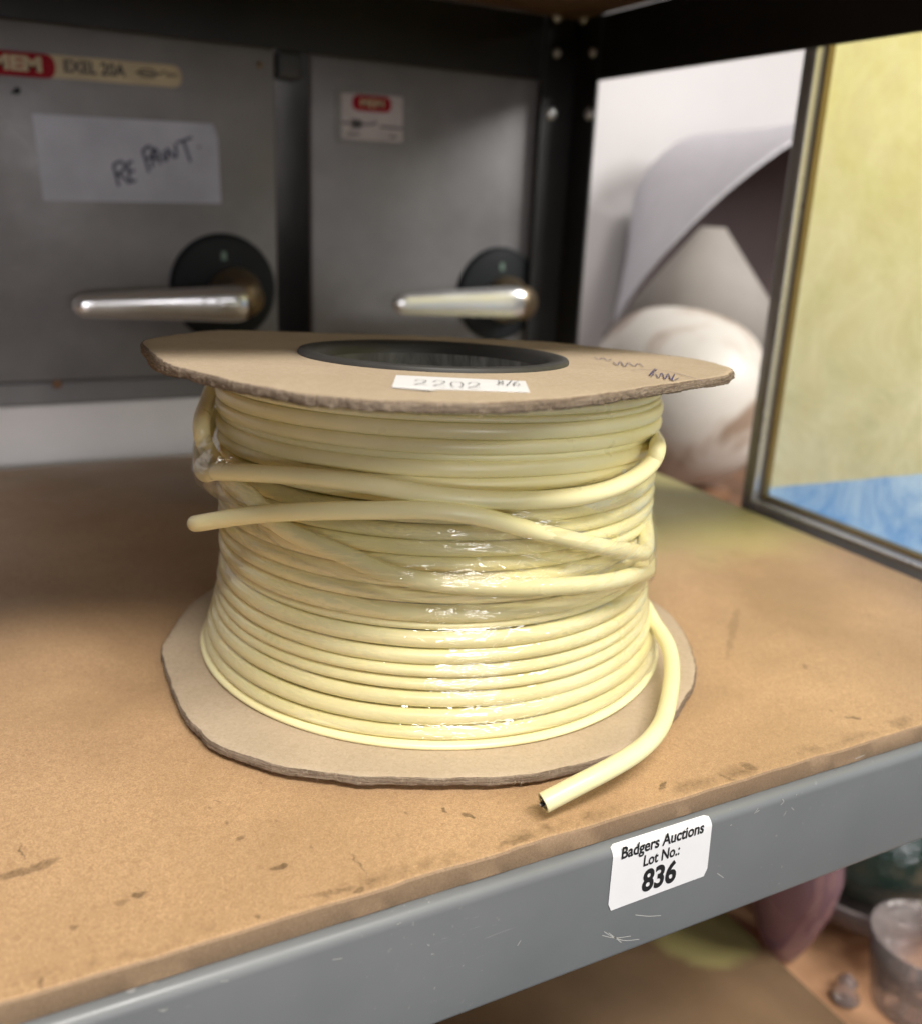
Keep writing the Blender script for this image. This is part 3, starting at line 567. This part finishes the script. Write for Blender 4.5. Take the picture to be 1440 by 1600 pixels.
# ---- stretch film round the middle: follows the highest cable at every point
na, nzv = 720, 230; AZ = np.linspace(-math.pi, math.pi, na, endpoint=False); ZZ = np.linspace(.0035, .096, nzv)
env = np.full((na, nzv), .0755)
for fn in prof_fns:
    pr = np.array([fn(a) for a in AZ]); u = (ZZ[None, :]-pr[:, 1:2])/(pr[:, 3:4]+.0002)
    env = np.maximum(env, np.where(np.abs(u) < 1, pr[:, 0:1]+pr[:, 2:3]*np.sqrt(np.clip(1-u*u, 0, 1)), 0))
def stamp(S, rad, cond):
    fine = np.concatenate([S[i:i+1]*(1-t)+S[i+1:i+2]*t for i in range(len(S)-1) for t in (0, .25, .5, .75)])
    az = np.arctan2(fine[:, 1], fine[:, 0]); rr = np.hypot(fine[:, 0], fine[:, 1])
    for a, r_, z in zip(az, rr, fine[:, 2]):
        cw = float(cond(a, z))
        if cw <= 0: continue
        r_ = r_-(1-cw)*.0085
        i0 = int(round((a+math.pi)/(2*math.pi)*na))
        for di in range(-3, 4):
            i = (i0+di) % na; u = (ZZ-z)/(rad+.0002); env[i] = np.maximum(env[i], np.where(np.abs(u) < 1, r_+rad*np.sqrt(np.clip(1-u*u, 0, 1)), 0))
dg_ = lambda a: math.degrees(a)
stamp(SA, .0027, lambda a, z: z < .083)
stamp(SCp, .0027, lambda a, z: sst((dg_(a)+122)/34) if dg_(a) < 60 else 0)
stamp(SB, .0027, lambda a, z: dg_(a) > 90 or dg_(a) < -168)
dz = ZZ[1]-ZZ[0]; br = env.copy()
for s in range(1, 34):
    drop = (s*dz)**2/(2*.0036)
    br[:, s:] = np.maximum(br[:, s:], env[:, :-s]-drop); br[:, :-s] = np.maximum(br[:, :-s], env[:, s:]-drop)
for _ in range(2): br = .25*np.roll(br, 1, 0)+.5*br+.25*np.roll(br, -1, 0)
ztop = np.interp(np.degrees(AZ), [-180, -172, -160, -140, -118, -105, -95, -80, -60, -30, 60, 180], [.088, .088, .082, .078, .0770, .0775, .081, .085, .0865, .086, .085, .088])
ztop = ztop+np.array([.0012*noise.noise(Vector((math.cos(a)*9, math.sin(a)*9, 1)))+.0006*noise.noise(Vector((math.cos(a)*40, math.sin(a)*40, 2))) for a in AZ])
zbot = .0095+np.array([.0018*noise.noise(Vector((math.cos(a)*4, math.sin(a)*4, 5))) for a in AZ])
# film mesh: finer grid with pulled creases
nc, rows = 1150, 400
A2 = np.linspace(-math.pi, math.pi, nc, endpoint=False); fi = (A2+math.pi)/(2*math.pi)*na
i0 = np.floor(fi).astype(int) % na; i1 = (i0+1) % na; ft = (fi-np.floor(fi))[:, None]
BR = br[i0]*(1-ft)+br[i1]*ft; zt = np.interp(fi, np.arange(na), ztop); zb = np.interp(fi, np.arange(na), zbot)
T_ = np.linspace(0, 1, rows)[None, :]; Zg = zb[:, None]+(zt-zb)[:, None]*T_; Xg = (A2*.078)[:, None]+0*Zg
Rg = np.stack([np.interp(Zg[i], ZZ, BR[i]) for i in range(nc)])+.00020
cre = np.zeros_like(Rg)
for k in range(130):
    cx, cz = rng.uniform(-.22, .05), rng.choice([rng.normal(.066, .008), rng.normal(.045, .007), rng.uniform(.010, .085)]); th0 = rng.normal(-.05, .22)
    for m in range(rng.integers(3, 9)):
        x0, z0 = cx+rng.normal(0, .010), cz+rng.normal(0, .0022); th = th0+rng.normal(0, .06); L = rng.uniform(.004, .015); wd = rng.uniform(.00028, .0006); am = wd*rng.uniform(.25, .60)
        lo, hi = np.searchsorted(A2*.078, [x0-L*1.05, x0+L*1.05])
        if hi <= lo: continue
        dx = Xg[lo:hi]-x0; dz_ = Zg[lo:hi]-z0; u = (dx*math.cos(th)+dz_*math.sin(th))/L; q = (dz_*math.cos(th)-dx*math.sin(th)+.0012*u*u*rng.normal())/wd
        cre[lo:hi] += am*np.clip(1-u*u, 0, 1)**1.5*np.exp(-np.abs(q)**1.6)
Rg = Rg+np.minimum(cre, .0006)
cx_, sx_ = np.cos(A2)[:, None], np.sin(A2)[:, None]
v = np.stack([Rg*cx_, Rg*sx_, Zg], -1).reshape(-1, 3).tolist(); uv = np.stack([Xg, Zg], -1).reshape(-1, 2)
I, J = np.meshgrid(np.arange(nc), np.arange(rows-1), indexing='ij'); I2 = (I+1) % nc
f = np.stack([I*rows+J, I2*rows+J, I2*rows+J+1, I*rows+J+1], -1).reshape(-1, 4).tolist()
obj('stretch_film', v, f, M['wrap'], reel, True, None, uv)
# ------------------------------------------------------------------ white batten and switch boxes
bt = MB().bbox(-.75, .2430, .3185, .405, -.02, .0345, .002).build('white_batten', M['white_wood'])
tag(bt, 'white painted timber batten behind the board under the grey switch boxes', 'batten')
SYF = .315
def switchbox(x0, x1, dcx, dcz, hub_dx, lev, label):
    """door face at y=.315, deep body behind, round dial with chrome lever pointing left"""
    r = empty('switch_box', ((x0+x1)/2, .36, .0347), label, 'switch box', 'grey metal isolator switch boxes')
    MB().bbox(x0+.001, x1-.001, SYF+.0048, .43, .0347, .29, .003).build('body', M['switch_dark'], r)
    autosmooth(MB().bbox(x0, x1, SYF, SYF+.0045, .0492, .30, .0020, seg=3).build('door', M['switch_grey'], r), 50)
    MB().bbox(x0+.002, x1-.002, SYF+.0035, SYF+.010, .0349, .0482, .001).build('lower_lip', M['switch_grey'], r)
    dial = MB().lathe([(0, .004), (.030, .004), (.0325, .003), (.0335, 0)], (dcx, SYF, dcz), (0, -1, 0), 56).build('dial', M['dial'], r, True)
    mk = MB().bbox(dcx-.0018, dcx+.0012, SYF-.0048, SYF-.0042, dcz+.0175, dcz+.0225).build('on_mark', M['mark'], dial)
    hub = MB().lathe([(.0165, .003), (.0165, .009), (.014, .012), (.0115, .020), (.0115, .030), (0, .030)], (dcx+hub_dx, SYF, dcz-.003), (0, -1, 0), 40).build('hub', M['brass'], r, True)
    x1l, x0l, zc = lev
    mb = MB(); n = 26; S = []; 
    for i in range(n):
        t = i/(n-1); x = x1l+(x0l-x1l)*t; w_ = .0112-.0048*t
        if t > .93: w_ *= math.sqrt(max(.05, 1-((t-.93)/.075)**2))
        if t < .05: w_ *= .86+.14*t/.05
        S.append((x, .281+.004*math.sin(t*2.2), zc-.0012*t, w_))
    v = []; f = []; K = 24
    for x, y, z, w_ in S:
        for k in range(K):
            a = 2*math.pi*k/K; ca, sa = math.cos(a), math.sin(a); v.append((x, y+w_*.62*math.copysign(abs(ca)**.8, ca), z+w_*math.copysign(abs(sa)**.8, sa)))
    for i in range(n-1):
        for k in range(K): f.append((i*K+k, (i+1)*K+k, (i+1)*K+(k+1) % K, i*K+(k+1) % K))
    f += [tuple(range(K)), tuple(reversed([(n-1)*K+k for k in range(K)]))]
    mb.add(v, f); lv = mb.build('lever', M['chrome'], r, True); autosmooth(lv, 60)
    return r, lv
sb1, lv1 = switchbox(-.150, .0365, .0012, .1045, .006, (.0052, -.0917, .0985), 'grey metal switch box with red and cream nameplate and taped handwritten note')
sb2, lv2 = switchbox(.0590, .2390, .1998, .1002, .004, (.1985, .1045, .0985), 'grey metal switch box with small white framed plate, beside the black corner post')
# cast ring mark on the first lever
mb = MB(); mb.lathe([(.0042, 0), (.0046, .0008), (.0050, 0)], (-.016, .2745, .0985), (0, -1, 0), 24)
mb.bbox(-.012, .001, .2742, .2752, .0965, .1005, .0006); mb.build('cast_mark', M['chrome'], lv1, True)
def plate(name, P, y, mat, parent, r=.0, th=.0006):
    Q = rounded(P, r) if r else P; n = len(Q)
    return MB().add([(x, y, z) for x, z in Q]+[(x, y+th, z) for x, z in Q], [tuple(range(n))]+[(i, n+i, n+(i+1) % n, (i+1) % n) for i in range(n)]).build(name, mat, parent)
np1 = plate('nameplate', [(-.150+.004, .2173), (-.0196, .2190), (-.0196, .2308), (-.146, .2291)], SYF-.0008, M['cream'], sb1, .0055)
mb = MB(); Q = rounded([(-.130, .2168), (-.0880, .2174), (-.0880, .2298), (-.130, .2292)], .0058); n = len(Q)
mb.add([(x, SYF-.0012, z) for x, z in Q], [tuple(range(n))]); mb.build('red_badge', M['red'], np1)
def letters(body, size, cx, cz, y, mat, parent, bold=.0002, sx=1, slope=.013, sp=1.0):
    v, f = text_mesh(body, size, bold, sx, sp); MB().add([(cx+a, y, cz+b+a*slope) for a, b in v], f).build('lettering', mat, parent)
letters('MEM', .0100, -.1078, .2234, SYF-.0016, M['cream'], np1, .0005, 1.28)
letters('EXEL 20A', .0090, -.0675, .2246, SYF-.0012, M['ink_black'], np1, .00022, .88)
sym = [[(-.0455, .2248), (-.0425, .2249)], [(-.0425, .2233), (-.0425, .2265), (-.0355, .2267), (-.0355, .2235), (-.0425, .2233)], [(-.0455, .2250), (-.0330, .2252), (-.0285, .2275)], [(-.0275, .2240), (-.0275, .2266)], [(-.0280, .2253), (-.0225, .2254)]]
ribbon([[tuple(p) for p in s for _ in (0,)] for s in sym], .0008, lambda x, z: (x, SYF-.0012, z)).build('switch_symbol', M['ink_black'], np1)
note = plate('paper_note', [(-.0998, .1532), (.0012, .1554), (.0005, .1930), (-.0023, .2008), (-.1019, .1988)], SYF-.0007, M['tape_paper'], sb1)
ribbon(repaint, .0015, lambda x, z: (x, SYF-.0011, z)).build('handwriting', M['ink_navy'], note)
MB().lathe([(0, .0012), (.0016, .0009), (.002, 0)], (.0272, SYF, .2360), (0, -1, 0), 14).build('screw', M['brass'], sb1, True)
MB().lathe([(0, .0008), (.0022, .0005), (.0028, 0)], (-.101, SYF-.0001, .0478), (0, -1, 0), 12).build('rust_spot', M['wood'], sb1, True)
plate('paint_chip', [(-.1120, .2085), (-.1075, .2080), (-.1062, .2108), (-.1082, .2122)], SYF-.0003, M['dial'], sb1, .0008, .0003)
MB().bbox(.0392, .0560, .318, .335, .2300, .2470, .003).build('hanging_lug', M['switch_dark'], sb1)
fr2 = plate('plate_frame', [(.0754, .1948), (.1253, .1952), (.1243, .2286), (.0753, .2274)], SYF-.0010, M['switch_grey'], sb2, .004, .001)
pl2 = plate('rating_plate', [(.0790, .1980), (.1215, .1984), (.1210, .2260), (.0790, .2248)], SYF-.0013, plain('grey_plate', (.40, .36, .37), .4), fr2, .001, .0003)
Q = rounded([(.0860, .2152), (.1130, .2156), (.1130, .2252), (.0860, .2246)], .0047); n = len(Q)
MB().add([(x, SYF-.0016, z) for x, z in Q], [tuple(range(n))]).build('red_badge', M['red'], fr2)
letters('MEM', .0062, .0996, .2201, SYF-.0019, M['cream'], fr2, .0002, 1.3)
ribbon([[(.0790, .2075), (.0985, .2078), (.1030, .2098)], [(.1050, .2070), (.1210, .2068)], [(.0850, .2052), (.0920, .2055)], [(.085, .2095), (.0925, .2092)], [(.087, .2085), (.087, .2065), (.092, .2065), (.092, .2088), (.087, .2085)], [(.083, .2012), (.0915, .2014)], [(.112, .2013), (.1175, .2013)]], .0011, lambda x, z: (x, SYF-.0016, z)).build('diagram', M['ink_black'], fr2)
# ------------------------------------------------------------------ framed picture beside the rack
pic = empty('framed_picture', (.265, -.15, -.0825), 'large picture of mottled yellow over blue in a slim grey and gold frame', 'picture')
y0, y1, z0, z1 = -.50, .103, -.0190, .62
mb = MB()
mb.bbox(.2535, .278, y1-.0100, y1, z0, z1, .0012); mb.bbox(.2535, .278, y0, y0+.010, z0, z1, .0012)
mb.bbox(.2537, .2778, y0+.0101, y1-.0101, z0, .0045, .0012); mb.bbox(.2537, .2778, y0+.0101, y1-.0101, z1-.012, z1, .0012)
autosmooth(mb.build('frame', M['alu'], pic), 50)
mb = MB(); mb.bbox(.2524, .2560, y1-.0104, y1-.0088, .003, z1-.01, .0006); mb.bbox(.2524, .2560, y0+.01, y1-.0106, .0028, .0044, .0006)
mb.build('bead', M['silver'], pic)
mb = MB(); mb.bbox(.2585, .2632, y1-.0126, y1-.0102, .0047, z1-.0125, .0006); mb.bbox(.2585, .2632, y0+.0142, y1-.0128, .0047, .0072, .0006)
mb.build('gold_slip', M['gold'], pic)
MB().add([(.2640, y, z) for y, z in ((y0+.0103, .0046), (y1-.0103, .0046), (y1-.0103, z1-.0122), (y0+.0103, z1-.0122))], [(0, 3, 2, 1)]).build('canvas', M['picture'], pic)
# ------------------------------------------------------------------ neighbouring table with the lamp and shades
tb = empty('side_table', (.6, .2, -.90), 'brown wooden table behind the framed picture, holding the lamp', 'table')
MB().bbox(.2650, 1.0, -.02, .60, -.105, -.0850, .003).build('table_top', M['wood'], tb)
for x, y in ((.285, .50), (.96, 0), (.285, .57), (.96, .57)): MB().bbox(x-.015, x+.015, y-.015, y+.015, -.9, -.1055, .002).build('leg', M['wood'], tb)
MB().bbox(.2655, .277, -.018, .10, -.0848, -.0194, .001).build('raised_cleat', M['wood'], tb)
lamp = empty('table_lamp', (.4225, .36, -.0848), 'round glazed brown and white table lamp with small cream shade behind the reel', 'lamp')
pr = [(0, -.080)]+[(.087*math.sin(a), -.084*math.cos(a)+.004) for a in np.linspace(.28, 2.9, 28)]+[(.018, .082), (.016, .09)]
MB().lathe(pr, (.4225, .36, .0050), (0, 0, 1), 64).build('glazed_base', M['pot'], lamp, True)
MB().lathe([(0, -.0848), (.050, -.0848), (.052, -.080), (.046, -.074), (.02, -.073)], (.4225, .36, 0), (0, 0, 1), 48).build('wooden_foot', M['wood'], lamp, True)
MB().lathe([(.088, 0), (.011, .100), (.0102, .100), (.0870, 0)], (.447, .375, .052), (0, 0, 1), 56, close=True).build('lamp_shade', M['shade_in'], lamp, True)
o = empty('lampshade', (.475, .45, .05), 'large pale lilac coolie lampshade lying tilted behind the table lamp', 'lampshade')
axv = Vector((-.273, .7436, .635)).normalized()
mb = MB(); mb.lathe([(.180, 0), (.104, .072), (.050, .132)], (0.5848, .47, 0.1202), axv, 72, 0)
mb.build('outer_cover', M['shade'], o, True)
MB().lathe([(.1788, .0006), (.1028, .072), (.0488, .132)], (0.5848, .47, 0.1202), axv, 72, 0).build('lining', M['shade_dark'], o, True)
MB().lathe([(.180, -.0015), (.181, .001), (.179, .0022), (.1782, 0)], (0.5848, .47, 0.1202), axv, 72, close=True).build('rim_tape', M['shade'], o, True)
# ------------------------------------------------------------------ glassware on the lit board below right
lb = tag(MB().bbox(.2500, 1.0, -.20, .5, -.285, -.275, .002).build('lower_counter', M['board_light']), 'pale orange wooden board below right, carrying coloured glassware', 'board')
vz = -.2748
o = MB().lathe([(0, 0), (.009, 0), (.011, .003), (.018, .02), (.0255, .045), (.0275, .065), (.024, .09), (.018, .11), (.021, .13), (.019, .13), (.016, .11), (.022, .09), (.0255, .065), (.0235, .045), (.014, .018), (0, .006)], (.266, .028, vz), (0, 0, 1), 48).build('pink_vase', M['pink_glass'], None, True)
tag(o, 'dusky pink glass vase with narrow rounded base under the grey beam', 'vase')
gb = empty('glass_globe', (.352, .040, vz), 'dark green reflective glass globe in a pale clear glass dish, lower right', 'glass globe')
MB().lathe([(.050*math.sin(a), -.050*math.cos(a)) for a in np.linspace(0, 3.05, 30)], (.352, .040, vz+.060), (0, 0, 1), 56).build('globe', M['green_glass'], gb, True)
MB().lathe([(0, .001), (.030, 0), (.040, .004), (.058, .018), (.064, .034), (.061, .035), (.055, .020), (.038, .007), (0, .005)], (.352, .040, vz), (0, 0, 1), 56).build('dish', M['pale_glass'], gb, True)
o = MB().lathe([(0, 0), (.022, 0), (.024, .004), (.028, .03), (.031, .05), (.0295, .05), (.0262, .03), (.022, .008), (0, .008)], (.306, -.036, vz), (0, 0, 1), 48).build('glass_tumbler', M['clear_glass'], None, True)
tag(o, 'clear glass tumbler at the bottom right corner', 'tumbler')
mb = MB(); mb.lathe([(0, 0), (.006, 0), (.009, .003), (.004, .008), (.006, .014), (0, .02)], (.272, -.016, vz), (0, 0, 1), 20)
tag(mb.build('glass_stopper', M['clear_glass'], None, True), 'small clear glass stopper left of the glass tumbler', 'stopper')
